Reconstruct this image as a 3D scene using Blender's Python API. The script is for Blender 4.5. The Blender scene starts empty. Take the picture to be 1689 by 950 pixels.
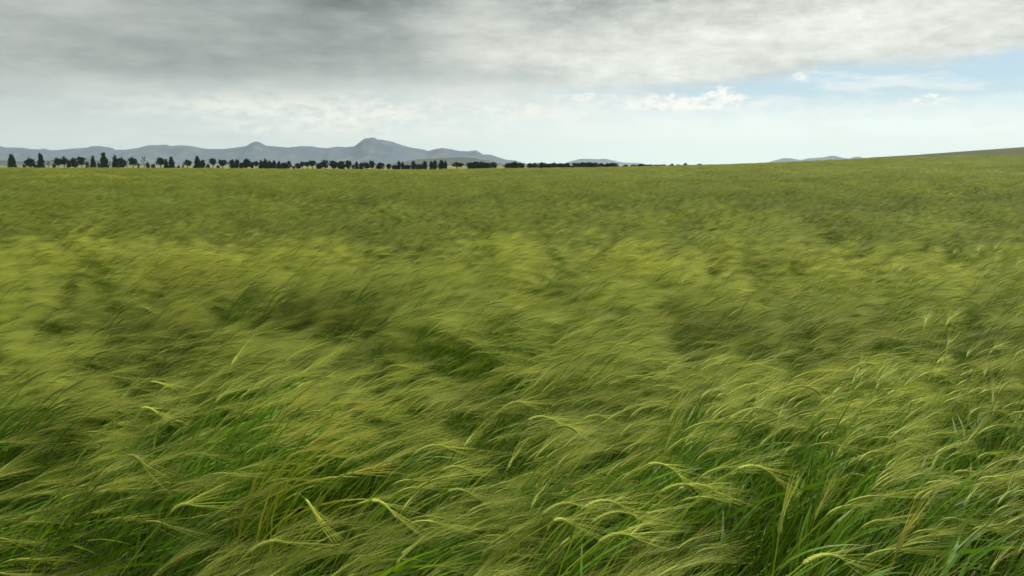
import bpy, math, random
import numpy as np
from mathutils import Vector, noise

random.seed(11)
RNG = np.random.default_rng(11)
R = math.radians
scene = bpy.context.scene
COL = scene.collection

# ------------------------------------------------------------------ camera
CAM_H = 1.50                     # eye height, crop stands about 0.72 m
FOC = 1350.0                     # focal length in pixels of the 1689 px wide photograph
W, H = 1689.0, 950.0
Y0 = 272.0                       # row of the true horizon
PITCH = math.atan((H / 2 - Y0) / FOC)
cam_data = bpy.data.cameras.new('camera')
cam_data.sensor_width = 36.0
cam_data.lens = 36.0 * FOC / W
cam_data.clip_start = 0.05
cam_data.clip_end = 200000.0
cam = bpy.data.objects.new('camera', cam_data)
COL.objects.link(cam)
cam.location = (0, 0, CAM_H)
cam.rotation_euler = (math.pi / 2 - PITCH, 0, 0)
scene.camera = cam

def ray(px, py):
    a, b = (px - W / 2) / FOC, (H / 2 - py) / FOC
    c, s = math.cos(PITCH), math.sin(PITCH)
    return Vector((a, c + b * s, b * c - s))           # forward = +Y

def at_y(px, py, Y):
    d = ray(px, py); return Vector((0, 0, CAM_H)) + d * (Y / d.y)

def at_z(px, py, z):
    d = ray(px, py); return Vector((0, 0, CAM_H)) + d * ((z - CAM_H) / d.z)

# ------------------------------------------------------------------ sun, exposure
SUN_EL, SUN_AZ = 52.0, 35.0      # azimuth clockwise from the view direction (+Y)
sd = bpy.data.lights.new('sun', 'SUN')
sd.energy = 2.6
sd.angle = R(10)
sd.color = (1.0, 0.95, 0.86)
sun = bpy.data.objects.new('sun', sd)
COL.objects.link(sun)
sun.rotation_euler = (R(90 - SUN_EL), 0, R(180 - SUN_AZ))
scene.view_settings.view_transform = 'Standard'
scene.view_settings.look = 'None'
scene.view_settings.gamma = 1.0
scene.view_settings.exposure = 0.85
scene.view_settings.use_curve_mapping = False
cy = scene.cycles
cy.max_bounces = 3; cy.diffuse_bounces = 1; cy.glossy_bounces = 1; cy.transmission_bounces = 1
cy.volume_bounces = 1; cy.transparent_max_bounces = 6
cy.use_denoising = True
cy.use_adaptive_sampling = True; cy.adaptive_threshold = 0.025; cy.adaptive_min_samples = 32

# ------------------------------------------------------------------ node helper
class NT:
    def __init__(s, tree): s.t = tree
    def n(s, kind, **kw):
        nd = s.t.nodes.new(kind)
        for k, v in kw.items(): setattr(nd, k, v)
        return nd
    def put(s, sock, v):
        if hasattr(v, 'is_output') or hasattr(v, 'links'): s.t.links.new(v, sock)
        else: sock.default_value = v
    def m(s, op, a, b=0.0, c=0.0, clamp=False):
        nd = s.n('ShaderNodeMath', operation=op, use_clamp=clamp)
        for i, v in enumerate((a, b, c)): s.put(nd.inputs[i], v)
        return nd.outputs[0]
    def add(s, a, b): return s.m('ADD', a, b)
    def sub(s, a, b): return s.m('SUBTRACT', a, b)
    def mul(s, a, b): return s.m('MULTIPLY', a, b)
    def ramp(s, v, a, b, oa=0.0, ob=1.0, smooth=True):
        nd = s.n('ShaderNodeMapRange', interpolation_type='SMOOTHSTEP' if smooth else 'LINEAR', clamp=True)
        s.put(nd.inputs[0], v)
        for i, q in enumerate((a, b, oa, ob)): s.put(nd.inputs[1 + i], q)
        return nd.outputs[0]
    def xyz(s, x, y, z):
        nd = s.n('ShaderNodeCombineXYZ')
        for i, v in enumerate((x, y, z)): s.put(nd.inputs[i], v)
        return nd.outputs[0]
    def noise(s, vec, scale, detail=4.0, rough=0.55, dist=0.0):
        nd = s.n('ShaderNodeTexNoise', noise_dimensions='3D')
        s.put(nd.inputs['Vector'], vec); nd.inputs['Scale'].default_value = scale
        nd.inputs['Detail'].default_value = detail; nd.inputs['Roughness'].default_value = rough
        nd.inputs['Distortion'].default_value = dist
        return nd.outputs[0]
    def mix(s, f, a, b):
        nd = s.n('ShaderNodeMix', data_type='RGBA')
        s.put(nd.inputs[0], f)
        for k, v in ((6, a), (7, b)):
            if isinstance(v, tuple): v = v + (1.0,) if len(v) == 3 else v
            s.put(nd.inputs[k], v)
        return nd.outputs[2]
    def scalec(s, c, f):
        nd = s.n('ShaderNodeVectorMath', operation='SCALE')
        if isinstance(c, tuple): nd.inputs[0].default_value = c
        else: s.t.links.new(c, nd.inputs[0])
        s.put(nd.inputs['Scale'], f)
        return nd.outputs[0]

# ------------------------------------------------------------------ sky
world = bpy.data.worlds.new('World')
scene.world = world
world.use_nodes = True
wt = world.node_tree
wt.nodes.clear()
w = NT(wt)
world.cycles.sampling_method = 'NONE'
STR = 0.0575
tc = w.n('ShaderNodeTexCoord')
nrm = w.n('ShaderNodeVectorMath', operation='NORMALIZE')
wt.links.new(tc.outputs['Generated'], nrm.inputs[0])
sep = w.n('ShaderNodeSeparateXYZ'); wt.links.new(nrm.outputs[0], sep.inputs[0])
dx, dy, dz = sep.outputs
az0 = w.m('ARCTAN2', dx, dy)
el0 = w.m('ARCSINE', dz)
# cloud plane coordinates: clouds flatten towards the horizon as a real layer does
den = w.add(w.m('MAXIMUM', dz, 0.0), 0.06)
P = w.xyz(w.m('DIVIDE', dx, den), w.m('DIVIDE', dy, den), 0.0)
A = w.xyz(w.mul(az0, 1.0), w.mul(el0, 2.6), 0.3)
wn = w.n('ShaderNodeTexNoise', noise_dimensions='3D')
w.put(wn.inputs['Vector'], A); wn.inputs['Scale'].default_value = 5.0; wn.inputs['Detail'].default_value = 4.0; wn.inputs['Roughness'].default_value = 0.6
wsep = w.n('ShaderNodeSeparateColor'); wt.links.new(wn.outputs['Color'], wsep.inputs[0])
wa, wb, _ = wsep.outputs
az = w.add(az0, w.mul(w.sub(wa, 0.5), 0.13))
el = w.add(el0, w.mul(w.sub(wb, 0.5), 0.045))

def pxaz(x): return math.atan((x - W / 2) / FOC)
def pxel(y): return math.atan((Y0 - y) / FOC)
def gauss(x, y, sx, sy, amp, a=None, e=None):
    a = az if a is None else a; e = el if e is None else e
    u = w.mul(w.sub(a, pxaz(x)), FOC / sx); v = w.mul(w.sub(e, pxel(y)), FOC / sy)
    q = w.add(w.mul(u, u), w.mul(v, v))
    return w.mul(w.m('EXPONENT', w.mul(q, -0.5)), amp)
def total(lst):
    r = lst[0]
    for q in lst[1:]: r = w.add(r, q)
    return r

n_big = w.noise(P, 0.45, 3.0, 0.58)
n_streak = w.noise(w.xyz(w.mul(az0, 3.0), w.mul(el0, 16.0), 1.3), 3.2, 5.0, 0.6)
n_fine = w.noise(w.xyz(w.mul(az0, 5.0), w.mul(el0, 12.0), 7.3), 6.0, 7.0, 0.68)

sky = w.n('ShaderNodeTexSky', sky_type='NISHITA')
sky.sun_disc = False
sky.sun_elevation = R(SUN_EL)
sky.sun_rotation = R(SUN_AZ)
sky.air_density = 1.0; sky.dust_density = 0.6; sky.ozone_density = 1.5
blue = w.mix(0.65, sky.outputs[0], (4.2, 6.3, 7.7))

# thin white veil low over the horizon, brighter to the right where the deck is open
open_r = w.ramp(az0, pxaz(250), pxaz(1250))
veil_c = w.mix(open_r, (6.9, 7.6, 7.2), (9.3, 10.2, 9.7))
veil = w.ramp(w.add(el0, w.mul(w.sub(n_streak, 0.5), 0.045)), pxel(222), pxel(160), 0.95, w.ramp(az0, pxaz(800), pxaz(1150), 0.85, 0.06))
c = w.mix(veil, blue, veil_c)

# thin streaked cloud and small cumulus beneath the deck
st = w.mul(w.ramp(n_streak, 0.46, 0.66), w.ramp(el0, pxel(262), pxel(215), 0.0, 0.70))
c = w.mix(st, c, w.mix(open_r, (7.9, 8.25, 7.6), (8.9, 9.3, 8.9)))
grey = w.mul(w.ramp(n_big, 0.50, 0.36), w.ramp(az0, pxaz(850), pxaz(250), 0.0, 0.6))
c = w.mix(w.mul(grey, w.ramp(el0, pxel(262), pxel(200))), c, (5.0, 5.6, 5.5))
cum_spots = [(962, 169, 30, 8), (1085, 174, 40, 8), (1172, 163, 13, 9), (1200, 160, 10, 6), (1150, 180, 80, 9),
             (1313, 139, 14, 8), (1518, 182, 32, 6), (410, 190, 28, 8), (500, 186, 34, 6), (560, 208, 60, 8),
             (700, 178, 70, 8), (610, 188, 60, 7), (430, 222, 40, 5), (850, 185, 60, 7)]
n_puff = w.noise(w.xyz(w.mul(az0, 7.0), w.mul(el0, 14.0), 2.1), 9.0, 5.0, 0.65)
az_f = w.add(az0, w.mul(w.sub(n_fine, 0.5), 0.09)); el_f = w.add(el0, w.mul(w.sub(n_puff, 0.5), -0.026))
cum = total([gauss(x, y, sx, sy, 1.0, az_f, el_f) for x, y, sx, sy in cum_spots])
cum = w.ramp(w.mul(cum, w.ramp(n_puff, 0.30, 0.66, 0.25, 1.25, False)), 0.15, 1.0)
cum_c = w.mix(w.ramp(n_puff, 0.35, 0.6), (7.6, 8.1, 7.9), (10.2, 10.2, 9.6))
cum_c = w.mix(w.ramp(az0, pxaz(700), pxaz(950)), w.scalec(cum_c, 0.92), cum_c)
c = w.mix(w.mul(cum, w.ramp(az0, pxaz(600), pxaz(950), 0.75, 0.92)), c, cum_c)

# rain-grey trailing under the deck on the left, cream layers beside it
fall = w.mul(gauss(90, 185, 170, 36, 0.85), w.ramp(n_fine, 0.2, 0.6, 0.5, 1.0))
c = w.mix(fall, c, (5.1, 5.75, 5.75))
cream = w.mul(gauss(600, 188, 240, 24, 1.15), w.ramp(w.add(w.mul(n_streak, 0.6), w.mul(n_puff, 0.4)), 0.40, 0.60, 0.0, 0.95))
c = w.mix(w.mul(gauss(560, 196, 260, 26, 1.0), 0.40), c, (5.9, 6.4, 6.3))
c = w.mix(w.m('MINIMUM', cream, 1.0), c, (9.2, 9.3, 8.3))
low = w.mul(gauss(1150, 205, 520, 20, 1.0), w.ramp(n_fine, 0.42, 0.66, 0.0, 0.7))
c = w.mix(low, c, (9.3, 9.7, 9.3))

# the cloud deck
edge_pts = [(-60, 184), (180, 182), (480, 158), (850, 152), (1000, 154), (1150, 142), (1400, 127), (1689, 107)]
fc = w.n('ShaderNodeFloatCurve')
a_lo, a_hi = pxaz(-60), pxaz(1760)
cv = fc.mapping.curves[0]
for i, (x, y) in enumerate(edge_pts):
    p = ((pxaz(x) - a_lo) / (a_hi - a_lo), pxel(y) / 0.2)
    if i == 0: cv.points[0].location = p
    elif i == len(edge_pts) - 1: cv.points[1].location = (1.0, p[1])
    else: cv.points.new(*p)
fc.mapping.update()
w.put(fc.inputs['Value'], w.ramp(az0, a_lo, a_hi, 0.0, 1.0, False))
edge = w.mul(fc.outputs[0], 0.2)
soft = w.ramp(az0, pxaz(700), pxaz(1250), 0.034, 0.011)
above = w.sub(w.add(el, w.mul(w.sub(n_streak, 0.5), 0.018)), edge)
deck = w.ramp(w.m('DIVIDE', above, soft), -1.0, 1.0)
lum = total([w.add(0.50, w.mul(w.sub(n_big, 0.5), 0.26)), w.mul(w.sub(n_streak, 0.5), 0.24), w.mul(w.sub(n_fine, 0.5), w.ramp(az0, pxaz(500), pxaz(1100), 0.16, 0.55)),
             w.mul(w.sub(wa, 0.5), 0.34),
             gauss(620, -14, 105, 44, -0.33), gauss(380, 85, 200, 55, -0.12), gauss(740, 115, 120, 36, -0.06), gauss(250, 135, 220, 30, -0.08),
             gauss(60, 25, 120, 60, 0.06), gauss(1400, 70, 340, 60, 0.30), gauss(1050, 105, 170, 30, 0.15), gauss(800, 45, 70, 40, 0.10),
             gauss(950, 32, 110, 20, -0.20), gauss(1600, 8, 160, 14, -0.16), gauss(560, 156, 250, 14, 0.08)])
lum = w.m('MAXIMUM', lum, 0.12)
tint = w.mix(w.ramp(lum, 0.2, 0.65), (0.90, 1.015, 0.985), (0.985, 1.02, 0.95))
deck_c = w.scalec(tint, w.mul(lum, 10.0))
c = w.mix(deck, c, deck_c)
c = w.mix(w.ramp(dz, -0.02, 0.0), (1.2, 1.5, 0.7), c)       # below the horizon: land
bg = w.n('ShaderNodeBackground'); bg.inputs['Strength'].default_value = STR
wt.links.new(c, bg.inputs['Color'])
wo = w.n('ShaderNodeOutputWorld'); wt.links.new(bg.outputs[0], wo.inputs['Surface'])

# ------------------------------------------------------------------ materials
def new_mat(name):
    m = bpy.data.materials.new(name); m.use_nodes = True
    m.node_tree.nodes.clear()
    return m, NT(m.node_tree)

def crop_mat(name, base, alt, warm, transl=0.4, rough=0.55, spec=0.3, vary=0.3):
    """green to ripe colour of the plant; 'tone' says how ripe, how straw-coloured and how bright each plant is, wind-wave light and shade painted in"""
    m, t = new_mat(name)
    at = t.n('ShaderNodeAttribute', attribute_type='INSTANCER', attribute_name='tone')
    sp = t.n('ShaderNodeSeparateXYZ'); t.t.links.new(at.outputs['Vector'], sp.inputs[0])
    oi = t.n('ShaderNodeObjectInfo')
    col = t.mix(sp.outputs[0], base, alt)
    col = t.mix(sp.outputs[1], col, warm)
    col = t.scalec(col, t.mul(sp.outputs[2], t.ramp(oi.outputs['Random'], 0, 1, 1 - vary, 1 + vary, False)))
    p = t.n('ShaderNodeBsdfPrincipled')
    t.t.links.new(col, p.inputs['Base Color'])
    p.inputs['Roughness'].default_value = rough
    p.inputs['Specular IOR Level'].default_value = spec
    tr = t.n('ShaderNodeBsdfTranslucent'); t.t.links.new(col, tr.inputs['Color'])
    mx = t.n('ShaderNodeMixShader'); mx.inputs[0].default_value = transl
    t.t.links.new(p.outputs[0], mx.inputs[1]); t.t.links.new(tr.outputs[0], mx.inputs[2])
    o = t.n('ShaderNodeOutputMaterial'); t.t.links.new(mx.outputs[0], o.inputs['Surface'])
    return m

def plain_mat(name, c1, c2, scale=1.0, stretch=(1, 1, 1), rough=0.9, detail=6.0, c3=None):
    m, t = new_mat(name)
    geo = t.n('ShaderNodeNewGeometry')
    mp = t.n('ShaderNodeMapping'); mp.inputs['Scale'].default_value = stretch
    t.t.links.new(geo.outputs['Position'], mp.inputs[0])
    n = t.noise(mp.outputs[0], scale, detail, 0.6)
    col = t.mix(t.ramp(n, 0.35, 0.65), c1, c2)
    if c3:
        n3 = t.noise(mp.outputs[0], scale * 3.1, detail, 0.6)
        col = t.mix(t.ramp(n3, 0.52, 0.68), col, c3)
    p = t.n('ShaderNodeBsdfPrincipled'); t.t.links.new(col, p.inputs['Base Color'])
    p.inputs['Roughness'].default_value = rough
    p.inputs['Specular IOR Level'].default_value = 0.1
    o = t.n('ShaderNodeOutputMaterial'); t.t.links.new(p.outputs[0], o.inputs['Surface'])
    return m

M_LEAF = crop_mat('barley_leaf', (0.090, 0.230, 0.004), (0.15, 0.255, 0.007), (0.40, 0.32, 0.02), 0.40)
M_STEM = crop_mat('barley_stem', (0.16, 0.29, 0.010), (0.25, 0.32, 0.014), (0.47, 0.37, 0.03), 0.2)
M_EAR = crop_mat('barley_ear', (0.28, 0.37, 0.075), (0.34, 0.38, 0.065), (0.40, 0.36, 0.07), 0.2, 0.7, 0.1)
M_AWN = crop_mat('barley_awn', (0.375, 0.455, 0.088), (0.485, 0.487, 0.078), (0.52, 0.45, 0.075), 0.45, 0.5, 0.25, 0.2)
CROP = [M_STEM, M_LEAF, M_EAR, M_AWN]
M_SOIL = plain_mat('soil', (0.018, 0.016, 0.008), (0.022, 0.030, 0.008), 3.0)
M_PLAIN = plain_mat('pasture', (0.16, 0.17, 0.05), (0.20, 0.20, 0.08), 0.01)
M_HILL = plain_mat('heath', (0.050, 0.066, 0.018), (0.080, 0.085, 0.028), 0.03, (1, 0.25, 1), c3=(0.12, 0.11, 0.055))
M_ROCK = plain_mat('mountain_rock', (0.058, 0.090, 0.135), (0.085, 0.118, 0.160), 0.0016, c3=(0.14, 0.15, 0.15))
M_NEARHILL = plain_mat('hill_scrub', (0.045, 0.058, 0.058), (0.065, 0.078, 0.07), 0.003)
M_BARK = plain_mat('pine_bark', (0.05, 0.04, 0.03), (0.08, 0.065, 0.05), 2.0)
M_PINE = plain_mat('pine_needles', (0.018, 0.034, 0.020), (0.030, 0.048, 0.026), 0.6)
M_CYP = plain_mat('evergreen_leaves', (0.015, 0.030, 0.019), (0.025, 0.042, 0.024), 0.6)

def mesh_obj(name, verts, faces, mats, mi=None, parent=None, smooth=False, link=True):
    me = bpy.data.meshes.new(name)
    me.from_pydata(verts, [], faces)
    for q in (mats if isinstance(mats, list) else [mats]): me.materials.append(q)
    if mi is not None: me.polygons.foreach_set('material_index', mi)
    if smooth: me.polygons.foreach_set('use_smooth', [True] * len(faces))
    me.update()
    o = bpy.data.objects.new(name, me)
    if link: COL.objects.link(o)
    if parent: o.parent = parent
    return o

def tag(o, label, cat, group=None, kind=None):
    o['label'] = label; o['category'] = cat
    if group: o['group'] = group
    if kind: o['kind'] = kind
    return o

# ------------------------------------------------------------------ ground: one polar sheet round the camera
CANOPY = 0.72
FIELD_END = 250.0
PLAIN_Z = -2.2
EDGE = [(-900, 277), (0, 277), (250, 277.4), (500, 279.3), (650, 280.3), (730, 279.6), (850, 277.6), (1000, 276),
        (1100, 273.5), (1200, 271.0), (1270, 268.3), (1420, 262), (1500, 260), (1600, 258.3), (1689, 257), (2000, 253), (2800, 249)]
HILLP = [(-900, 282), (1300, 281), (1380, 264), (1430, 260.4), (1500, 256.5), (1600, 249.5), (1689, 243.5), (1850, 236), (2200, 228), (2800, 225)]
ex, ey = np.array(EDGE).T; hx, hy = np.array(HILLP).T

def ground_z(x, y):
    x = np.asarray(x, float); y = np.asarray(y, float)
    r = np.hypot(x, y)
    yy = np.maximum(y, 0.35 * r + 1e-6)
    px = W / 2 + FOC * x / yy
    ze = CAM_H + FIELD_END * (Y0 - np.interp(px, ex, ey)) / FOC - CANOPY
    zh = np.maximum(CAM_H + 600 * (Y0 - np.interp(px, hx, hy)) / FOC, PLAIN_Z)
    f = np.clip((yy - 12) / (FIELD_END - 12), 0, 1) ** 1.3
    z = ze * f
    def ss(a, b, v):
        t = np.clip((v - a) / (b - a), 0, 1); return t * t * (3 - 2 * t)
    t = ss(FIELD_END, 600, yy); tl = ss(FIELD_END, 310, yy)
    beyond = np.where(zh > PLAIN_Z + 0.05, ze * (1 - t) + zh * t, ze * (1 - tl) + PLAIN_Z * tl)
    z = np.where(yy > FIELD_END, beyond, z)
    back = ss(700, 2200, yy)
    z = np.where(yy > 700, z * (1 - back) + PLAIN_Z * back, z)
    return z

def build_ground():
    front = np.arange(-60, 60.01, 0.5)
    rest = np.arange(64, 300, 4.0)
    ang = np.radians(np.concatenate([front, rest]))
    rad = np.concatenate([[0.4, 1, 2, 4, 7, 10, 14, 20], np.linspace(28, 250, 30), np.geomspace(256, 800, 26), np.geomspace(860, 16400, 24)])
    # each row of the fan is a constant y in front, so that the field ends in a straight edge
    nA, nR = len(ang), len(rad)
    def pt(a, r):
        k = min(1 / max(math.cos(a), 0.35), 1 / 0.35) if math.cos(a) > 0 else 1 / 0.35
        return r * k * math.sin(a), r * k * math.cos(a)
    V = np.array([pt(a, r) for r in rad for a in ang])
    Z = ground_z(V[:, 0], V[:, 1])
    verts = np.column_stack([V, Z])
    groups = {'field_ground': [], 'hill': [], 'plain': []}
    for i in range(nR - 1):
        for j in range(nA):
            k = (j + 1) % nA
            f = (i * nA + j, i * nA + k, (i + 1) * nA + k, (i + 1) * nA + j)
            f = f[::-1]
            cx, cyy = V[list(f)].mean(0)
            px = W / 2 + FOC * cx / max(cyy, 0.35 * math.hypot(cx, cyy))
            g = 'field_ground' if rad[i + 1] <= 250.5 else ('hill' if px > 1330 and rad[i] < 2300 else 'plain')
            groups[g].append(f)
    c0 = [tuple(q) for q in verts]
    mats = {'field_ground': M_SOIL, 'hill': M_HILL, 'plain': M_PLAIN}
    for g, fs in groups.items():
        used = sorted({q for f in fs for q in f}); mp = {q: n for n, q in enumerate(used)}
        vs = [c0[q] for q in used]; ff = [tuple(mp[q] for q in f) for f in fs]
        if g == 'field_ground':                       # close the middle under the camera
            vs.append((0, 0, 0)); n = len(vs) - 1
            ff += [(mp[j], mp[(j + 1) % nA], n)[::-1] for j in range(nA)]
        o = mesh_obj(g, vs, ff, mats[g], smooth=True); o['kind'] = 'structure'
build_ground()

# ------------------------------------------------------------------ mountains as relief with real depth
def mountain(name, dist, depth, prof, mat, rough=0.5, seed=0, step=2.5, extra=()):
    px = np.array([p[0] for p in prof], float); py = np.array([p[1] for p in prof], float)
    xs = np.arange(px[0], px[-1] + 0.1, step)
    hs = CAM_H + dist * (Y0 - np.interp(xs, px, py)) / FOC - PLAIN_Z
    X = (xs - W / 2) / FOC * dist
    NV = 26
    verts = []
    for j in range(NV + 1):
        v = -1 + 2 * j / NV
        for i, x in enumerate(X):
            h = max(hs[i], 0.0)
            y = dist + v * depth
            q = Vector((x / depth * 2.2 + seed, v * 2.0, seed * 1.7))
            n = noise.fractal(q, 0.8, 2.1, 5)                     # about -1..1
            rg = 1 - abs(noise.fractal(Vector((x / depth * 3.5, v * 0.8, seed + 5)), 0.9, 2.0, 4))
            g = (1 - abs(v)) ** 1.25
            g *= 1 - rough * min(1, abs(v) * 3) * (0.55 * (1 - rg) + 0.25 + 0.30 * n)
            sx = x * (1 + v * depth / dist * 0.5)
            fine = noise.fractal(Vector((x / dist * 90, v * 6, seed)), 0.7, 2.2, 3) * 0.012 * dist * 0.03 * (1 if abs(v) < 0.98 else 0)
            verts.append((sx, y, PLAIN_Z - 2 + max(0.0, h * max(g, 0) + fine * (h > 5) * (1 - abs(v))) + 2 * (h > 0) * g))
    n = len(X); faces = []
    for j in range(NV):
        for i in range(n - 1):
            faces.append((j * n + i, j * n + i + 1, (j + 1) * n + i + 1, (j + 1) * n + i))
    o = mesh_obj(name, verts, faces, mat, smooth=True); o['kind'] = 'structure'
    return o

MAIN = [(-1300, 274), (-1200, 262), (-900, 246), (-700, 240), (-500, 248), (-300, 244), (-120, 246), (0, 241.5), (10, 241.5), (20, 243.5), (50, 244.5), (63, 246.5),
        (75, 247), (83, 245.5), (92, 248), (105, 248), (125, 246), (155, 244), (160, 242), (172, 241.5), (185, 243), (195, 244.5),
        (200, 248), (215, 247.5), (240, 244), (252, 240.5), (283, 239.5), (290, 241.5), (308, 240.2), (325, 242), (345, 246),
        (375, 246.5), (400, 243.5), (413, 241.5), (420, 237), (424, 235), (433, 235), (440, 238.5), (445, 241), (465, 242.5),
        (480, 244), (500, 241.7), (518, 242), (530, 244), (545, 245), (558, 242.5), (575, 243.5), (588, 242), (598, 235),
        (605, 229.5), (612, 229), (615, 228), (622, 228), (626, 231), (635, 231.5), (640, 233), (650, 234.5), (662, 239),
        (680, 244), (700, 247), (708, 249.5), (720, 246.5), (733, 244.5), (745, 247), (760, 249.5), (772, 250), (785, 248.5),
        (790, 250), (797, 255), (810, 255.5), (820, 259), (838, 264.5), (850, 264.5), (858, 267.5), (870, 270), (890, 274)]
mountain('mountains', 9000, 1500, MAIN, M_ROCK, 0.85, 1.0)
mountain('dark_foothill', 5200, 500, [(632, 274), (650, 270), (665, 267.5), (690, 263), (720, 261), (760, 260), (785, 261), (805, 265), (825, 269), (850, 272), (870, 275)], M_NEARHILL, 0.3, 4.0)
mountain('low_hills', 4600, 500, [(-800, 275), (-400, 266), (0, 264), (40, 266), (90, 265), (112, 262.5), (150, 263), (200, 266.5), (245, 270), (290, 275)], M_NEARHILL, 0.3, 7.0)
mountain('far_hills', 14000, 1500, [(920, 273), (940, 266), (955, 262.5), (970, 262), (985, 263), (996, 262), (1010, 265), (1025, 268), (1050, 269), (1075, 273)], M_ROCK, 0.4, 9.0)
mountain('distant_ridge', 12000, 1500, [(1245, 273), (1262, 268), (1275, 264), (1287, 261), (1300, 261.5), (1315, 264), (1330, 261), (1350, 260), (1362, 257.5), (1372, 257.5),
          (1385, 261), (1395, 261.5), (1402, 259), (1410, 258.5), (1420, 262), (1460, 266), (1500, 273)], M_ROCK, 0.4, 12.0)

# ------------------------------------------------------------------ air
def haze_box():
    x0, x1, y0, y1, z0, z1 = -47500, 47500, -47500, 17000, PLAIN_Z - 6, 420.0
    v = [(x, y, z) for z in (z0, z1) for y in (y0, y1) for x in (x0, x1)]
    f = [(0, 2, 3, 1), (4, 5, 7, 6), (0, 1, 5, 4), (2, 6, 7, 3), (0, 4, 6, 2), (1, 3, 7, 5)]
    m, t = new_mat('haze_air')
    pv = t.n('ShaderNodeVolumePrincipled')
    pv.inputs['Color'].default_value = (0.74, 0.89, 1.0, 1)
    pv.inputs['Density'].default_value = 3.2e-5
    pv.inputs['Anisotropy'].default_value = 0.2
    o = t.n('ShaderNodeOutputMaterial'); t.t.links.new(pv.outputs[0], o.inputs['Volume'])
    b = mesh_obj('haze', v, f, m)
    b['kind'] = 'stuff'; b['label'] = 'thin pale air haze over the plain and mountains'; b['category'] = 'haze'
haze_box()

# ------------------------------------------------------------------ tree line
def tube_path(V, F, pts, rads, sides=5):
    b0 = len(V); n = len(pts)
    for i, p in enumerate(pts):
        d = (pts[min(i + 1, n - 1)] - pts[max(i - 1, 0)]).normalized()
        u = d.orthogonal().normalized(); v = d.cross(u)
        for k in range(sides):
            a = 2 * math.pi * k / sides
            V.append(tuple(p + (u * math.cos(a) + v * math.sin(a)) * rads[i]))
    for i in range(n - 1):
        for k in range(sides):
            k2 = (k + 1) % sides
            F.append((b0 + i * sides + k, b0 + i * sides + k2, b0 + (i + 1) * sides + k2, b0 + (i + 1) * sides + k))
    return b0

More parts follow.
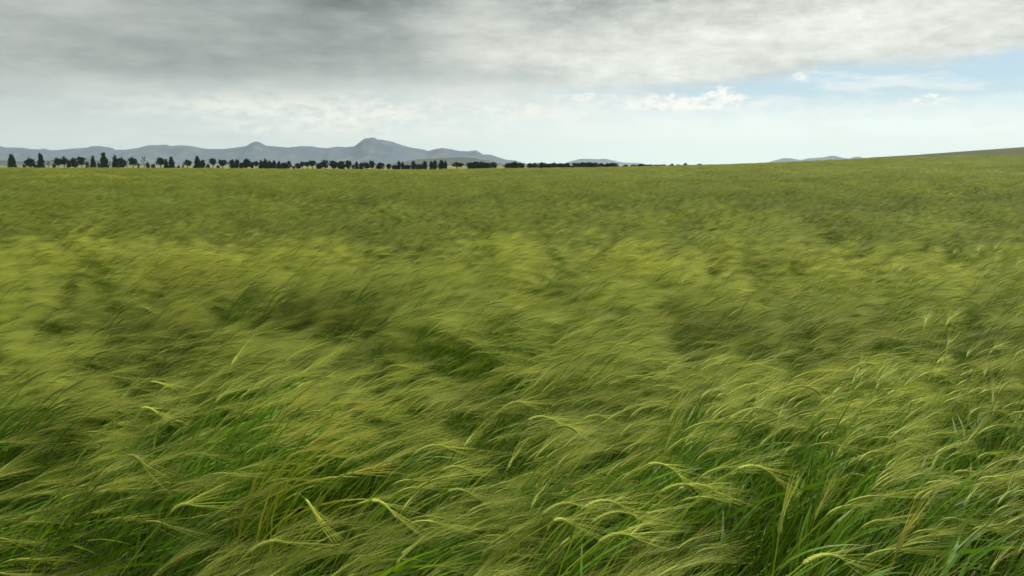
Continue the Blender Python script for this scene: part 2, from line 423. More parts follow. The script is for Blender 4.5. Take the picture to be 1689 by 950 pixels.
def tree_proto(kind, seed):
    """unit tree: height 1, width 1; returns trunk mesh and crown mesh"""
    rg = random.Random(seed)
    TV, TF, CV, CF = [], [], [], []
    lean = Vector((rg.uniform(-.05, .05), rg.uniform(-.05, .05), 0))
    top = {'cone': 0.93, 'column': 0.9, 'round': 0.75, 'umbrella': 0.8, 'clump': 0.7, 'shrub': 0.6, 'bare': 0.92}[kind]
    tr = {'cone': .045, 'column': .05, 'round': .05, 'umbrella': .045, 'clump': .04, 'shrub': .05, 'bare': .03}[kind]
    pts = [Vector((0, 0, -0.05)) + lean * (z * z) * 2 + Vector((0, 0, z * top)) for z in (0, .25, .5, .75, 1.0)]
    tube_path(TV, TF, pts, [tr * q for q in (1.25, 1, .8, .5, .15)])
    clumps = []
    if kind in ('cone', 'column'):
        lev = 11 if kind == 'cone' else 9
        for i in range(lev):
            z = 0.10 + 0.86 * i / (lev - 1)
            if kind == 'cone': rr = 0.46 * (1 - z) ** 0.75 * rg.uniform(0.7, 1.12) + 0.04
            else: rr = 0.44 * math.sin(math.pi * min(1, (z * 0.85 + 0.12))) ** 0.6 * rg.uniform(0.75, 1.1)
            m = 5 if z < 0.75 else 3
            for k in range(m):
                a = 2 * math.pi * (k + rg.random()) / m
                tip = Vector((rr * math.cos(a), rr * math.sin(a), z + rg.uniform(-.02, .05)))
                st = Vector((0, 0, z - 0.04)) + lean * z * z
                tube_path(TV, TF, [st, tip], [.012, .004], 3)
                for t in (0.45, 0.95): clumps.append((st.lerp(tip, t), 0.105 if kind == 'cone' else 0.12))
    elif kind in ('round', 'umbrella', 'clump', 'shrub'):
        zc, rz, z0 = {'round': (.60, .38, .22), 'umbrella': (.72, .25, .46), 'clump': (.52, .46, .05), 'shrub': (.5, .46, .04)}[kind]
        cnt = {'round': 34, 'umbrella': 30, 'clump': 46, 'shrub': 16}[kind]
        lob = [(rg.uniform(0, 6.28), rg.uniform(0.75, 1.05)) for _ in range(6)]
        for i in range(cnt):
            a = rg.uniform(0, 6.28); s = rg.uniform(-1, 1)
            q = rg.uniform(.55, 1.0)
            lobe = 0.82 + 0.18 * math.sin(3 * a + lob[0][0]) * lob[0][1]
            if kind == 'clump': hr = (1 - abs(s) ** 3.0) ** .5
            else: hr = math.sqrt(max(0, 1 - s * s))
            p = Vector((.42 * q * hr * lobe * math.cos(a), .42 * q * hr * lobe * math.sin(a), zc + rz * 0.88 * s * (0.9 + 0.1 * lobe)))
            st = Vector((0, 0, max(z0, p.z - 0.22))) + lean * .3
            if i % 2 == 0: tube_path(TV, TF, [st, p], [.018, .005], 3)
            clumps.append((p, {'round': .13, 'umbrella': .12, 'clump': .13, 'shrub': .17}[kind] * rg.uniform(.75, 1.2)))
    else:
        for i in range(16):
            z = rg.uniform(.3, .95); a = rg.uniform(0, 6.28); rr = .45 * (1.1 - z) + .05
            tip = Vector((rr * math.cos(a), rr * math.sin(a), min(1, z + .16)))
            tube_path(TV, TF, [Vector((0, 0, z - .1)), tip], [.012, .004], 3)
            clumps.append((tip, 0.05))
    for p, s in clumps:
        for k in range(14):
            d = Vector((rg.gauss(0, 1), rg.gauss(0, 1), rg.gauss(0, .7))) * s * 0.68
            cpt = p + d
            nrm_ = Vector((rg.gauss(0, 1), rg.gauss(0, 1), rg.gauss(0, 1))).normalized()
            u = nrm_.orthogonal().normalized(); v = nrm_.cross(u)
            l = s * rg.uniform(.42, .75); b0 = len(CV)
            for q in range(5):
                an = 2 * math.pi * q / 5 + rg.uniform(-.4, .4)
                rr = l * rg.uniform(.6, 1.15)
                CV.append(tuple(cpt + (u * math.cos(an) + v * math.sin(an)) * rr))
            CF.append((b0, b0 + 1, b0 + 2, b0 + 3, b0 + 4))
    tm = bpy.data.meshes.new('trunk'); tm.from_pydata(TV, [], TF); tm.materials.append(M_BARK)
    cm = bpy.data.meshes.new('crown'); cm.from_pydata(CV, [], CF); cm.materials.append(M_CYP if kind in ('clump', 'column') else M_PINE)
    return tm, cm
PROTO = {k: [tree_proto(k, 100 + 17 * i + n) for n in range(c)] for i, (k, c) in enumerate(
    [('cone', 5), ('column', 4), ('round', 6), ('umbrella', 5), ('clump', 5), ('shrub', 4), ('bare', 2)])}

# (x, top row, width, kind) in the photograph's pixels, turned into a place on the plain some 650 m away
TREES = [(20, 257, 13, 'cone'), (50.5, 261.5, 13, 'round'), (68, 255.7, 11, 'cone'), (39.5, 273, 5, 'shrub'), (60.5, 272, 5, 'shrub'),
 (80, 266, 6, 'bare'), (89.5, 272, 6, 'shrub'), (96, 262, 10, 'umbrella'), (106, 261, 12, 'umbrella'), (114, 265, 8, 'round'),
 (123.5, 262, 12, 'round'), (135, 260, 12, 'umbrella'), (144, 269, 5, 'shrub'), (154, 260, 9, 'cone'), (163, 271, 5.5, 'shrub'),
 (172, 255, 13, 'cone'), (182, 268, 3.5, 'bare'), (190.5, 259, 10, 'cone'), (201.5, 262, 14, 'round'), (220, 261, 13, 'umbrella'),
 (229, 271, 4.5, 'shrub'), (238, 260, 9, 'bare'), (243.5, 268.5, 5, 'shrub'), (252.5, 271, 5.5, 'shrub'), (265, 262, 14, 'umbrella'),
 (274.5, 264.5, 8, 'cone'), (283, 261, 11, 'cone'), (294.5, 273, 4, 'shrub'), (302, 272, 3.5, 'shrub'), (309.5, 264, 12, 'umbrella'),
 (326, 260, 12, 'cone'), (334.5, 265, 8, 'round'), (343, 272, 6, 'shrub'), (351.5, 262, 10, 'umbrella'), (360, 273, 4.5, 'shrub'),
 (367.5, 264, 14, 'umbrella'), (383.5, 265, 10, 'clump'), (391, 264, 9, 'round'), (398.5, 268, 7, 'clump'), (406.5, 263, 12, 'round'),
 (415.5, 267.5, 7, 'round'), (422.5, 266.5, 9, 'umbrella'), (430.5, 266, 7, 'column'), (438, 264.5, 8, 'column'), (444.5, 266.5, 6.5, 'column'),
 (452, 266.5, 8, 'column'), (460.5, 268, 8, 'column'), (469.5, 268.5, 12, 'clump'), (477, 266.5, 7, 'round'), (484.5, 274, 4.5, 'shrub'),
 (491.5, 269.5, 9, 'round'), (499, 267, 8, 'umbrella'), (507, 267, 10, 'umbrella'), (515.5, 265, 12, 'umbrella'), (527, 269, 10, 'clump'),
 (536.5, 265, 11, 'round'), (550.5, 265.5, 13, 'round'), (563, 266, 13, 'clump'), (574.5, 265.5, 10, 'round'), (583, 272, 5, 'shrub'),
 (588.5, 268, 6, 'column'), (596, 269.5, 8, 'clump'), (604.5, 268, 10, 'round'), (613.5, 266, 10, 'round'), (627, 269.5, 14, 'clump'),
 (641, 270.5, 9, 'round'), (652, 272.5, 11, 'clump'), (658, 267, 6, 'column'), (664, 268.5, 5, 'column'), (672, 272, 14, 'clump'),
 (682, 267, 7, 'column'), (691, 271.5, 12, 'clump'), (700.5, 267.5, 8, 'column'), (711, 268, 6, 'column'), (717, 267, 8, 'column'),
 (728, 266.5, 9, 'column'), (734.5, 267, 6, 'column'), (754, 268, 19, 'umbrella'),
 (776, 268.5, 14, 'clump'), (786, 267, 16, 'clump'), (795, 267.5, 12, 'clump'), (804, 268.5, 12, 'clump'), (812.5, 268, 13, 'clump'),
 (840, 269, 14, 'clump'), (849, 268.3, 15, 'clump'), (859, 269, 13, 'clump'), (874.5, 270, 11, 'clump'), (882, 269, 11, 'clump'),
 (894, 268.3, 13, 'clump'), (904, 270, 13, 'clump'), (914, 269.5, 13, 'clump'), (925, 269.3, 14, 'clump'), (935, 269, 12, 'clump'),
 (950, 268.7, 15, 'clump'), (961, 268, 15, 'clump'), (973, 268, 15, 'clump'), (981, 269, 11, 'clump'), (992, 270.2, 13, 'clump'), (1003, 269.3, 13, 'clump'),
 (1012, 269, 12, 'clump'), (1032, 271.8, 9, 'clump'), (1046, 272, 12, 'clump'), (1058, 271, 14, 'clump'), (1070, 271.3, 13, 'clump'),
 (1082, 271.6, 13, 'clump'), (1092, 271.2, 11, 'clump'), (1108, 272, 8, 'shrub'), (1120, 271.6, 8, 'shrub'), (1130, 270.8, 7, 'shrub'), (1153, 270.4, 7, 'shrub')]
ORD = ['first', 'second', 'third', 'fourth', 'fifth', 'sixth', 'seventh', 'eighth', 'ninth', 'tenth', 'eleventh', 'twelfth', 'thirteenth',
       'fourteenth', 'fifteenth', 'sixteenth', 'seventeenth', 'eighteenth', 'nineteenth', 'twentieth', 'twenty-first', 'twenty-second', 'twenty-third',
       'twenty-fourth', 'twenty-fifth', 'twenty-sixth', 'twenty-seventh', 'twenty-eighth', 'twenty-ninth', 'thirtieth']
KINDS = {'cone': ('conical_pine', 'dark conical pine', 'tree'), 'column': ('columnar_tree', 'narrow dark columnar tree', 'tree'),
         'round': ('round_pine', 'dark round-crowned pine', 'tree'), 'umbrella': ('umbrella_pine', 'dark pine with crown above bare trunk', 'tree'),
         'clump': ('evergreen_tree', 'broad dark evergreen leafy to ground', 'tree'), 'shrub': ('shrub', 'low dark shrub', 'shrub'),
         'bare': ('sparse_tree', 'thin sparse see-through tree', 'tree')}
SECT = [(200, 'far left of row'), (427, 'left of knob summit'), (612, 'between knob and highest peak'), (765, 'just right of highest peak'),
        (868, 'below falling ridge'), (1020, 'where mountains end'), (9999, 'low right end of row')]
count = {}
rt = random.Random(5)
for x, top, wd, kind in sorted(TREES):
    Y = 650 + rt.uniform(-18, 18) + (40 if x > 1020 else 0)
    b = at_y(x, 275, Y)
    zg = float(ground_z(b.x, b.y))
    tp = at_y(x, top, Y)
    h = (tp.z - zg) * 1.05
    wdm = wd / FOC * Y * (1.10 if kind in ('cone', 'column') else 1.28)
    sec = next(s for s in SECT if x < s[0])[1]
    k = count.get((kind, sec), 0); count[(kind, sec)] = k + 1
    nm, desc, cat = KINDS[kind]
    e = bpy.data.objects.new(nm, None); COL.objects.link(e)
    e.empty_display_size = 1
    e.location = (b.x, b.y, zg); e.rotation_euler = (0, 0, rt.uniform(0, 6.28))
    e.scale = (wdm, wdm, h)
    tag(e, f'{desc}, {ORD[k]} such from left, {sec}', cat, 'trees in the row beyond the field')
    tm, cm = rt.choice(PROTO[kind])
    for q, me in (('trunk', tm), ('crown', cm)):
        o = bpy.data.objects.new(q, me); COL.objects.link(o); o.parent = e

# ------------------------------------------------------------------ barley
WIND = Vector((0.93, 0.36, 0)).normalized()
SIDE = Vector((-WIND.y, WIND.x, 0))
UP = Vector((0, 0, 1))

def ribbon(B, pts, widths, mat, rg, twist=None):
    V, F, Mi = B
    b0 = len(V); n = len(pts)
    a = rg.uniform(0, math.pi) if twist is None else twist
    for i, p in enumerate(pts):
        d = (pts[min(i + 1, n - 1)] - pts[max(i - 1, 0)])
        u = d.cross(UP)
        if u.length < 1e-6: u = Vector((1, 0, 0))
        u.normalize(); v = d.cross(u).normalized()
        s = (u * math.cos(a) + v * math.sin(a)) * (widths[i] * .5)
        if i == n - 1: V.append(tuple(p))
        else: V.append(tuple(p - s)); V.append(tuple(p + s))
    for i in range(n - 2):
        q = b0 + 2 * i
        F.append((q, q + 1, q + 3, q + 2)); Mi.append(mat)
    q = b0 + 2 * (n - 2)
    F.append((q, q + 1, q + 2)); Mi.append(mat)

def tube(B, pts, rads, sides, mat):
    V, F, Mi = B
    n0 = len(F)
    tube_path(V, F, pts, rads, sides)
    Mi.extend([mat] * (len(F) - n0))

def walk(p, th0, th1, length, n, psi, power=1.0):
    """points of a stem that turns from angle th0 to th1 away from the vertical"""
    out = [p.copy()]
    h = WIND * math.cos(psi) + SIDE * math.sin(psi)
    for i in range(n):
        t = ((i + .5) / n) ** power
        th = th0 + (th1 - th0) * t
        p = p + (UP * math.cos(th) + h * math.sin(th)) * (length / n)
        out.append(p.copy())
    return out

def ear_body(B, pts, rad, detail, rg):
    n = len(pts)
    if detail >= 2:                                    # two ranks of overlapping kernels on the rachis
        tube(B, pts, [rad * .55] * n, 5, 2)
        cum = [0]
        for i in range(1, n): cum.append(cum[-1] + (pts[i] - pts[i - 1]).length)
        L = cum[-1]; cnt = 13
        for k in range(cnt):
            s = L * (k + .3) / cnt
            i = max(j for j in range(n - 1) if cum[j] <= s); t = (s - cum[i]) / (cum[i + 1] - cum[i])
            p = pts[i].lerp(pts[i + 1], t); d = (pts[i + 1] - pts[i]).normalized()
            u = d.cross(UP).normalized(); v = d.cross(u)
            taper = 1.0 - .45 * (k / cnt) ** 2
            for sg in (-1, 1):
                o = u * sg * rad * .75 * taper
                a, c2 = p + o * .35 - d * .002, p + o * 1.15 + d * .0115
                mid = p + o + d * .005
                tube(B, [a, mid, c2], [rad * .28, rad * .72 * taper, rad * .08], 5, 2)
    else:
        tube(B, pts, [rad * q for q in np.interp(np.linspace(0, 1, n), [0, .12, .55, .9, 1], [.35, 1, .95, .55, .15])], 4 if detail else 3, 2)

def awns(B, pts, rg, cnt, length, width, segs, spread, droop):
    n = len(pts)
    ax = (pts[-1] - pts[-2]).normalized()
    for k in range(cnt):
        t = (k + rg.random()) / cnt
        f = t * (n - 1.001); i = int(f)
        p = pts[i].lerp(pts[i + 1], f - i)
        d = (pts[i + 1] - pts[i]).normalized()
        d = (d * .75 + ax * .25)
        r = Vector((rg.gauss(0, 1), rg.gauss(0, 1), rg.gauss(0, 1)))
        r -= d * r.dot(d)
        d = (d + r * spread).normalized()
        L = length * rg.uniform(.75, 1.15) * (1.05 - .25 * abs(t - .4))
        q = [p]; wv = WIND + SIDE * rg.uniform(-.25, .25) + UP * rg.uniform(-.30, .12) * droop
        for j in range(segs):
            d = (d + wv * (.28 / segs)).normalized()
            p = p + d * (L / segs); q.append(p)
        ribbon(B, q, [width * z for z in np.linspace(1, .35, segs + 1)], 3, rg)

def leaf(B, p, d0, rg, length, width, segs, mat=1):
    d = d0.normalized(); q = [p]
    bend = rg.uniform(.5, 1.6); wv = WIND * rg.uniform(.6, 1.0) + SIDE * rg.uniform(-.5, .5) - UP * rg.uniform(.1, .75)
    for j in range(segs):
        d = (d + wv * (bend / segs)).normalized()
        p = p + d * (length / segs); q.append(p)
    ws = [width * z for z in np.interp(np.linspace(0, 1, segs + 1), [0, .25, .6, 1], [.55, 1, .85, .08])]
    ribbon(B, q, ws, mat, rg, rg.gauss(0, .5))

def stalk(B, base, rg, lod, lean=1.0, psi=None, leafy=False):
    """one barley shoot; lod 3 single stalk, 2 near, 1 middle, 0 far"""
    parts = B if isinstance(B, dict) else {'stem': B, 'leaf': B, 'ear': B, 'awns': B}
    psi = rg.gauss(0, .30) if psi is None else psi
    q = min(lod, 2)
    L = rg.uniform(.72, .90)
    th0 = rg.uniform(.02, .30) * lean; th1 = rg.uniform(.75, 1.25) * lean
    ns = {2: 7, 1: 4, 0: 3}[q]
    st = walk(base, th0, th1, L, ns, psi, 1.7)
    sw = {2: .0030, 1: .0042, 0: .006}[q]
    if q == 2: tube(parts['stem'], st, [sw * .5 * z for z in np.linspace(1.15, .7, ns + 1)], 4, 0)
    else: ribbon(parts['stem'], st, [sw] * (ns + 1), 0, rg)
    el_ = rg.uniform(.06, .092)
    thE = min(th1 + rg.uniform(.35, .95), 1.95)
    ep = walk(st[-1], th1 + .1, thE, el_, {2: 5, 1: 3, 0: 2}[q], psi)
    ear_body(parts['ear'], ep, {2: .0037, 1: .0042, 0: .0065}[q], 2 if lod == 3 else q > 0, rg)
    if q == 2: awns(parts['awns'], ep, rg, 32 if leafy else 38, .145, .0008, 4, .13 if leafy else .15, 1)
    elif q == 1: awns(parts['awns'], ep, rg, 18, .155, .0019, 2, .16, 1)
    else: awns(parts['awns'], ep, rg, 8, .17, .0055, 2, .17, 1)
    for k in range(6 if leafy else {2: 4, 1: 3, 0: 1}[q]):
        f = rg.uniform(.12, .80 if leafy else .66)
        i = min(int(f * ns), ns - 1)
        p = st[i].lerp(st[i + 1], f * ns - i)
        a = rg.uniform(0, 6.28)
        d = (st[i + 1] - st[i]).normalized() + Vector((math.cos(a), math.sin(a), 0)) * .35 + UP * .1
        tgt = parts['leaf'] if isinstance(parts['leaf'], tuple) else parts['leaf'][k]
        leaf(tgt, p, d, rg, rg.uniform(.15, .28) * (1.15 if leafy else 1), rg.uniform(.0045, .008) * (1.2 if leafy else 1) * {2: 1, 1: 1.1, 0: 1.6}[q], {2: 5, 1: 3, 0: 2}[q])
    return parts

def tuft_collection(cname, n, cnt, spread, lod, seed, leafy=False):
    col = bpy.data.collections.new(cname)
    for k in range(n):
        rg = random.Random(seed + k)
        B = ([], [], [])
        psi0 = rg.gauss(0, .12)
        for i in range(cnt):
            a = rg.uniform(0, 6.28); r = spread * math.sqrt(rg.random())
            stalk(B, Vector((r * math.cos(a), r * math.sin(a), 0)), rg, lod, rg.uniform(.62, 1.05) if leafy else rg.uniform(.75, 1.12), psi0 + rg.gauss(0, .22), leafy)
        o = mesh_obj('barley_tuft', B[0], B[1], CROP, B[2], link=False)
        col.objects.link(o)
    return col

def scatter(name, label, pos, rot, scl, tone, idx, col):
    me = bpy.data.meshes.new(name)
    me.vertices.add(len(pos)); me.vertices.foreach_set('co', np.asarray(pos, np.float32).ravel())
    for nm, typ, arr, key in (('rot', 'FLOAT_VECTOR', rot, 'vector'), ('scl', 'FLOAT_VECTOR', scl, 'vector'),
                              ('tone', 'FLOAT_VECTOR', tone, 'vector'), ('idx', 'INT', idx, 'value')):
        at = me.attributes.new(nm, typ, 'POINT')
        at.data.foreach_set(key, np.asarray(arr, np.int32 if typ == 'INT' else np.float32).ravel())
    o = bpy.data.objects.new(name, me); COL.objects.link(o)
    ng = bpy.data.node_groups.new(name, 'GeometryNodeTree')
    ng.interface.new_socket('Geometry', in_out='INPUT', socket_type='NodeSocketGeometry')
    ng.interface.new_socket('Geometry', in_out='OUTPUT', socket_type='NodeSocketGeometry')
    N, Lk = ng.nodes, ng.links
    gi = N.new('NodeGroupInput'); go = N.new('NodeGroupOutput')
    ip = N.new('GeometryNodeInstanceOnPoints')
    ci = N.new('GeometryNodeCollectionInfo'); ci.inputs['Collection'].default_value = col
    ci.inputs['Separate Children'].default_value = True; ci.inputs['Reset Children'].default_value = True
    def attr(nm, typ):
        a = N.new('GeometryNodeInputNamedAttribute'); a.data_type = typ; a.inputs['Name'].default_value = nm
        return a.outputs[0]
    er = N.new('FunctionNodeEulerToRotation')
    Lk.new(attr('rot', 'FLOAT_VECTOR'), er.inputs[0])
    Lk.new(gi.outputs[0], ip.inputs['Points']); Lk.new(ci.outputs[0], ip.inputs['Instance'])
    ip.inputs['Pick Instance'].default_value = True
    Lk.new(attr('idx', 'INT'), ip.inputs['Instance Index']); Lk.new(er.outputs[0], ip.inputs['Rotation'])
    Lk.new(attr('scl', 'FLOAT_VECTOR'), ip.inputs['Scale']); Lk.new(ip.outputs[0], go.inputs[0])
    md = o.modifiers.new('plants', 'NODES'); md.node_group = ng
    tag(o, label, 'barley', kind='stuff')
    return o

def fbm2(x, y, scale, seed, octv=4):
    return np.array([noise.fractal(Vector((a * scale[0], b * scale[1], seed)), .9, 2.1, octv) for a, b in zip(x, y)])

# gust fronts roll over the field in long bands: +1 a crest of laid-over silvery awns, -1 an upright greener trough; plant colour is lightened and shaded to match
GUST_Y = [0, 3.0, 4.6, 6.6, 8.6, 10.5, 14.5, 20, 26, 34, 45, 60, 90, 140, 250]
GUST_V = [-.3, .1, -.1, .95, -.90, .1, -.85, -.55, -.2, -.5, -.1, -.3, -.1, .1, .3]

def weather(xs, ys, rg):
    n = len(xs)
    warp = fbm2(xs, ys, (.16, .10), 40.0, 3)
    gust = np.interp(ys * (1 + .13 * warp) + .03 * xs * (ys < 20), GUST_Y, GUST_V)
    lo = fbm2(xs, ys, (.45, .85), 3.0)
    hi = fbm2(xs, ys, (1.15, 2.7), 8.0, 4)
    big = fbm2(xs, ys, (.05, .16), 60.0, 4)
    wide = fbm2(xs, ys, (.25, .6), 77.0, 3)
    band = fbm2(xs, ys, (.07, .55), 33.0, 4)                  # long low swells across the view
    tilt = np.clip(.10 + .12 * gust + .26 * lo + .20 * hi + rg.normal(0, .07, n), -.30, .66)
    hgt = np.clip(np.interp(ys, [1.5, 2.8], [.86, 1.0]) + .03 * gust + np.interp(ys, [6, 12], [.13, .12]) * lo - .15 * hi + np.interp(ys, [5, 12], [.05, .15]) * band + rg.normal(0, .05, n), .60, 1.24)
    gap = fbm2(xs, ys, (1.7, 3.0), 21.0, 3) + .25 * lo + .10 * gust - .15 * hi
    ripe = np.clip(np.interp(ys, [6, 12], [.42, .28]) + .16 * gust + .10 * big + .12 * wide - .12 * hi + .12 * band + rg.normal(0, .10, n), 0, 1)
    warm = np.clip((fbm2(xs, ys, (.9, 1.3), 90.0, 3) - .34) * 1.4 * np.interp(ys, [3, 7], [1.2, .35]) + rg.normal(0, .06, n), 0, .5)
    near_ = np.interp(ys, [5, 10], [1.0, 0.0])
    val = np.clip(.84 + .14 * near_ + .14 * gust + .22 * band * (1 - .5 * near_) + (.07 + .17 * near_) * (wide + lo - hi) + rg.normal(0, .05, n), .40, 1.22)  # brightness factor: light crests and shaded troughs of the wind painted into plant colour
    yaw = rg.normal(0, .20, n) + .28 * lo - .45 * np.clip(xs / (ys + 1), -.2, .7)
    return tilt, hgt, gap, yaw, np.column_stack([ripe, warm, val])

def tilt_euler(tilt, yaw):
    rot = np.zeros((len(tilt), 3)); a = math.atan2(WIND.y, WIND.x)
    rot[:, 0] = -tilt * math.sin(a); rot[:, 1] = tilt * math.cos(a); rot[:, 2] = yaw
    return rot

def place(y0, y1, dens, seed, nproto, wide=1.0, fall=False):
    rg = np.random.default_rng(seed)
    K = 0.78; M0 = 1.4
    if fall: ys = rg.uniform(y0, y1, int(2 * K * dens * (y1 - y0)))      # density falls off as 1/y
    else:
        n = int(dens * (K * (y1 * y1 - y0 * y0) + 2 * M0 * (y1 - y0)))
        ys = rg.uniform(y0, y1, n * 3)
        keep = rg.random(len(ys)) < (2 * K * ys + 2 * M0) / (2 * K * y1 + 2 * M0)
        ys = ys[keep][:n]
    xs = rg.uniform(-1, 1, len(ys)) * (K * ys + M0)
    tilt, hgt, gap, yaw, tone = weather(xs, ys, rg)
    keep = (gap > np.interp(ys, [2.4, 4.0, 8.0, 30], [-.20, -.22, -.26, -.32])) | (rg.random(len(xs)) < .12)
    xs, ys, tilt, hgt, yaw, tone = (q[keep] for q in (xs, ys, tilt, hgt, yaw, tone))
    pos = np.column_stack([xs, ys, ground_z(xs, ys) - .01])
    scl = np.column_stack([np.full(len(xs), wide), np.full(len(xs), wide), hgt])
    return pos, tilt_euler(tilt, yaw), scl, tone, rg.integers(0, nproto, len(xs))

edge_ = tuft_collection('edge_tufts', 8, 10, .11, 2, 450, True)
near = tuft_collection('near_tufts', 14, 12, .12, 2, 500)
mid = tuft_collection('middle_tufts', 12, 26, .22, 1, 600)
far = tuft_collection('far_tufts', 8, 60, .70, 0, 700)
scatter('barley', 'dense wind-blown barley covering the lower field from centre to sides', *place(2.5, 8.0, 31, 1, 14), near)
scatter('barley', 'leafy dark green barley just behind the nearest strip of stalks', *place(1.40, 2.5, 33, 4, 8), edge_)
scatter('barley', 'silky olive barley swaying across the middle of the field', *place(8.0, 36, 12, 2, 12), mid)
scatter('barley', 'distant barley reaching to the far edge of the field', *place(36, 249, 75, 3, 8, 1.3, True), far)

# ------------------------------------------------------------------ single stalks along the near edge
PARTMAT = {'stem': 0, 'leaf': 1, 'ear': 2, 'awns': 3}
def bundle():
    return {'stem': ([], [], []), 'leaf': [([], [], []) for _ in range(6)], 'ear': ([], [], []), 'awns': ([], [], [])}
def bundle_meshes(Bd):
    def mk(nm, B):
        me = bpy.data.meshes.new(nm); me.from_pydata(B[0], [], B[1]); me.materials.append(CROP[PARTMAT[nm]])
        return me
    return mk('stem', Bd['stem']), [mk('leaf', b) for b in Bd['leaf'] if b[0]], mk('ear', Bd['ear']), mk('awns', Bd['awns'])
def make_stalk(meshes, loc, rot, scl, tone, label, group=None):
    e = bpy.data.objects.new('barley_stalk', None); COL.objects.link(e); e.empty_display_size = .05
    e.location = loc; e.rotation_euler = rot; e.scale = scl
    tag(e, label, 'barley', group)
    def part(nm, me, par):
        o = bpy.data.objects.new(nm, me); COL.objects.link(o); o.parent = par; o['tone'] = [float(q) for q in tone]
        return o
    part('stem', meshes[0], e)
    for m in meshes[1]: part('leaf', m, e)
    ear = part('ear', meshes[2], e)
    aw = part('awns', meshes[3], ear); aw['kind'] = 'stuff'
    return e
protos = []
for k in range(12):
    rg = random.Random(900 + k); Bd = bundle()
    stalk(Bd, Vector((0, 0, 0)), rg, 3, rg.uniform(.6, 1.05), rg.gauss(0, .2), True)
    protos.append(bundle_meshes(Bd))
rgn = np.random.default_rng(77)
N1 = 265
ys = rgn.uniform(1.04, 1.5, N1); xs = rgn.uniform(-1, 1, N1) * (.72 * ys + .30) - .22
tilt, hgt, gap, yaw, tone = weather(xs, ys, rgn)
rot = tilt_euler(tilt, yaw)
for i in range(N1):
    look = 'straw-tinged' if tone[i][1] > .15 else ('yellow-green' if tone[i][0] > .42 else 'deep green')
    pose = 'bent low' if tilt[i] > .22 else ('leaning' if tilt[i] > .0 else 'upright')
    size = 'tall' if hgt[i] > .95 else ('short' if hgt[i] < .78 else 'middling')
    u = (xs[i] + .3 + .62 * (ys[i] + .12)) / (1.24 * (ys[i] + .12))
    spot = 'left corner' if u < .2 else 'left of centre' if u < .4 else 'centre' if u < .6 else 'right of centre' if u < .8 else 'right corner'
    row = 'front' if ys[i] < 1.25 else 'second'
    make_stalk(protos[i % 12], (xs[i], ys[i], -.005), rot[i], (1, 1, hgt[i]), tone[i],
               f'{size} {look} bearded barley stalk, {pose}, {row} row at bottom edge, {spot}', 'barley stalks along the near edge')

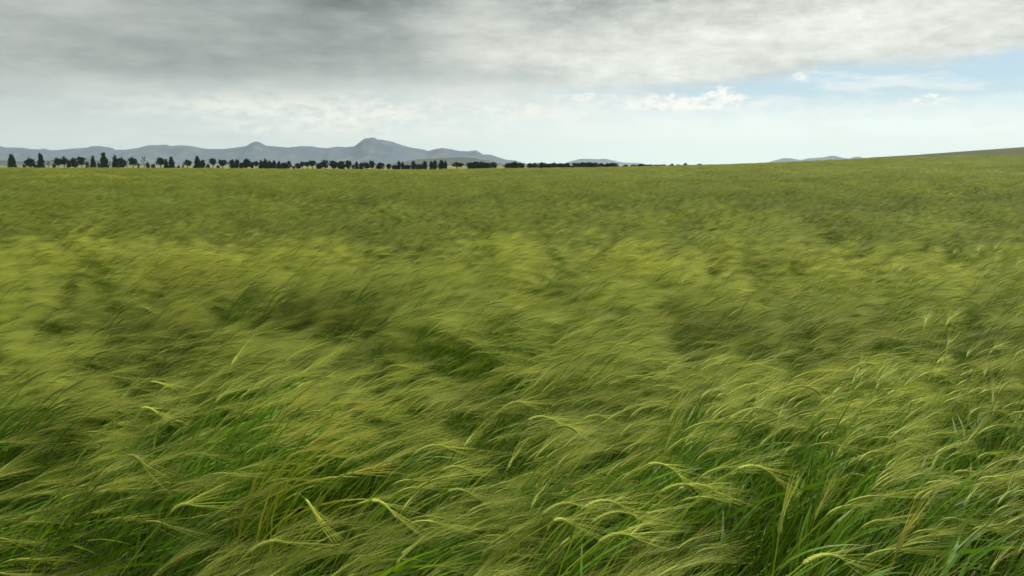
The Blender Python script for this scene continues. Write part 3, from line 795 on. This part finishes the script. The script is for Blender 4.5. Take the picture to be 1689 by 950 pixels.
# ears that stand out in the photograph: (ear base x, y, ear tip x, y, label)
HERO = [(964, 837, 1022, 833, 'plump pale barley ear arching right, uppermost of three stacked ears lower centre'),
 (977, 862, 1044, 850, 'plump pale barley ear arching right, middle of three stacked ears lower centre'),
 (987, 895, 1042, 885, 'pale barley ear arching right, lowest of three stacked ears lower centre'),
 (914, 859, 938, 862, 'short pale barley ear just left of the three stacked ears'),
 (1069, 766, 1122, 787, 'bright pale barley ear drooping right, above the three stacked ears'),
 (1090, 812, 1150, 806, 'whitish barley ear lying level, right of the three stacked ears'),
 (918, 705, 950, 712, 'small whitish barley ear dipping right near the middle of the lower field'),
 (828, 676, 860, 664, 'slim pale barley ear pointing up right at centre of the lower field'),
 (739, 811, 777, 816, 'slim yellowish barley ear lying level above a dark gap'),
 (614, 826, 650, 849, 'pale barley ear hanging steeply right over dark green leaves'),
 (683, 749, 736, 738, 'long slim barley ear arched flat, left of centre'),
 (729, 777, 767, 774, 'level slim barley ear just below the long arched ear left of centre'),
 (871, 693, 918, 696, 'thin pale barley ear bowed beside a small whitish ear'),
 (961, 693, 1000, 690, 'thin barley ear bowed above the dark hollow in centre right'),
 (895, 849, 948, 832, 'yellowish barley ear rising right behind the short pale ear'),
 (232, 673, 259, 681, 'white glinting barley ear dipping right on the left side'),
 (212, 751, 233, 763, 'short whitish barley ear pointing down right, lower left'),
 (411, 912, 466, 894, 'broad green barley ear arching over the dark hollow bottom left'),
 (282, 845, 309, 832, 'small pale barley ear leaning right, lower left quarter'),
 (505, 824, 516, 842, 'short pale barley ear hanging down beside the dark hollow bottom left'),
 (249, 629, 266, 633, 'tiny white barley ear on the left, above the white glinting ear'),
 (205, 508, 249, 513, 'far thin barley ear bowed right in the left middle of the field'),
 (1204, 690, 1278, 682, 'long barley ear lying over the long dark hollow right of centre'),
 (1218, 773, 1278, 786, 'long pale barley ear sloping down right below the long dark hollow'),
 (1120, 807, 1180, 811, 'brightest white barley ear lying flat right of lower centre'),
 (1325, 930, 1390, 922, 'flat green barley ear near the bottom edge right of centre'),
 (1305, 641, 1352, 650, 'bright barley ear bowed with long trailing beard, right middle of field'),
 (1396, 615, 1440, 602, 'plump barley ear rising right, above the bowed trailing-beard ear'),
 (1200, 652, 1268, 640, 'slender barley ear arched left of the bowed trailing-beard ear'),
 (1203, 521, 1265, 510, 'far slender barley ear arched in the right middle distance'),
 (1480, 906, 1492, 880, 'upright straw-coloured barley ear near the bottom right'),
 (1285, 880, 1290, 850, 'upright slim green barley ear above the bottom edge right of centre')]
for k, (bx, by, tx, ty, lab) in enumerate(HERO):
    rg = random.Random(40 + k)
    B = at_z(bx, by, .80)
    T = at_y(tx, ty, B.y + max(0.0, (tx - bx) / FOC * B.y * .25))
    Lm = (T - B).length
    arch = .16 * Lm * (1 if tx - bx > 20 else .3)
    ctrl = (B + T) * .5 + UP * arch * 2
    ep = [B * (1 - t) ** 2 + ctrl * (2 * t * (1 - t)) + T * t * t for t in np.linspace(0, 1, 8)]
    d0 = (ep[1] - ep[0]).normalized()
    root = Vector((B.x, B.y, 0)) - WIND * (.34 if tx - bx > 20 else .12)
    root.z = float(ground_z(root.x, root.y))
    c1 = root + UP * .40 + WIND * .05; c2 = B - d0 * .22
    st = [root * (1 - t) ** 3 + c1 * (3 * t * (1 - t) ** 2) + c2 * (3 * t * t * (1 - t)) + B * t ** 3 for t in np.linspace(0, 1, 10)]
    o0 = root.copy()
    st = [p - o0 for p in st]; ep = [p - o0 for p in ep]
    Bd = bundle()
    tube(Bd['stem'], st, [.0016 * z for z in np.linspace(1.2, .8, 10)], 5, 0)
    ear_body(Bd['ear'], ep, .0042, 2, rg)
    awns(Bd['awns'], ep, rg, 26, .13, .0007, 5, .09, 1)
    for j in range(2):
        i = rg.randint(2, 5)
        leaf(Bd['leaf'][j], st[i], (st[i + 1] - st[i]).normalized() + SIDE * rg.uniform(-.3, .3), rg, rg.uniform(.16, .26), .009, 6)
    pale = 1.6 if ('white' in lab or 'bright' in lab or 'pale' in lab) else 1.35
    make_stalk(bundle_meshes(Bd), o0, (0, 0, 0), (1, 1, 1), (.5, .8 if 'straw' in lab else .1, pale), lab, 'barley ears that stand out')
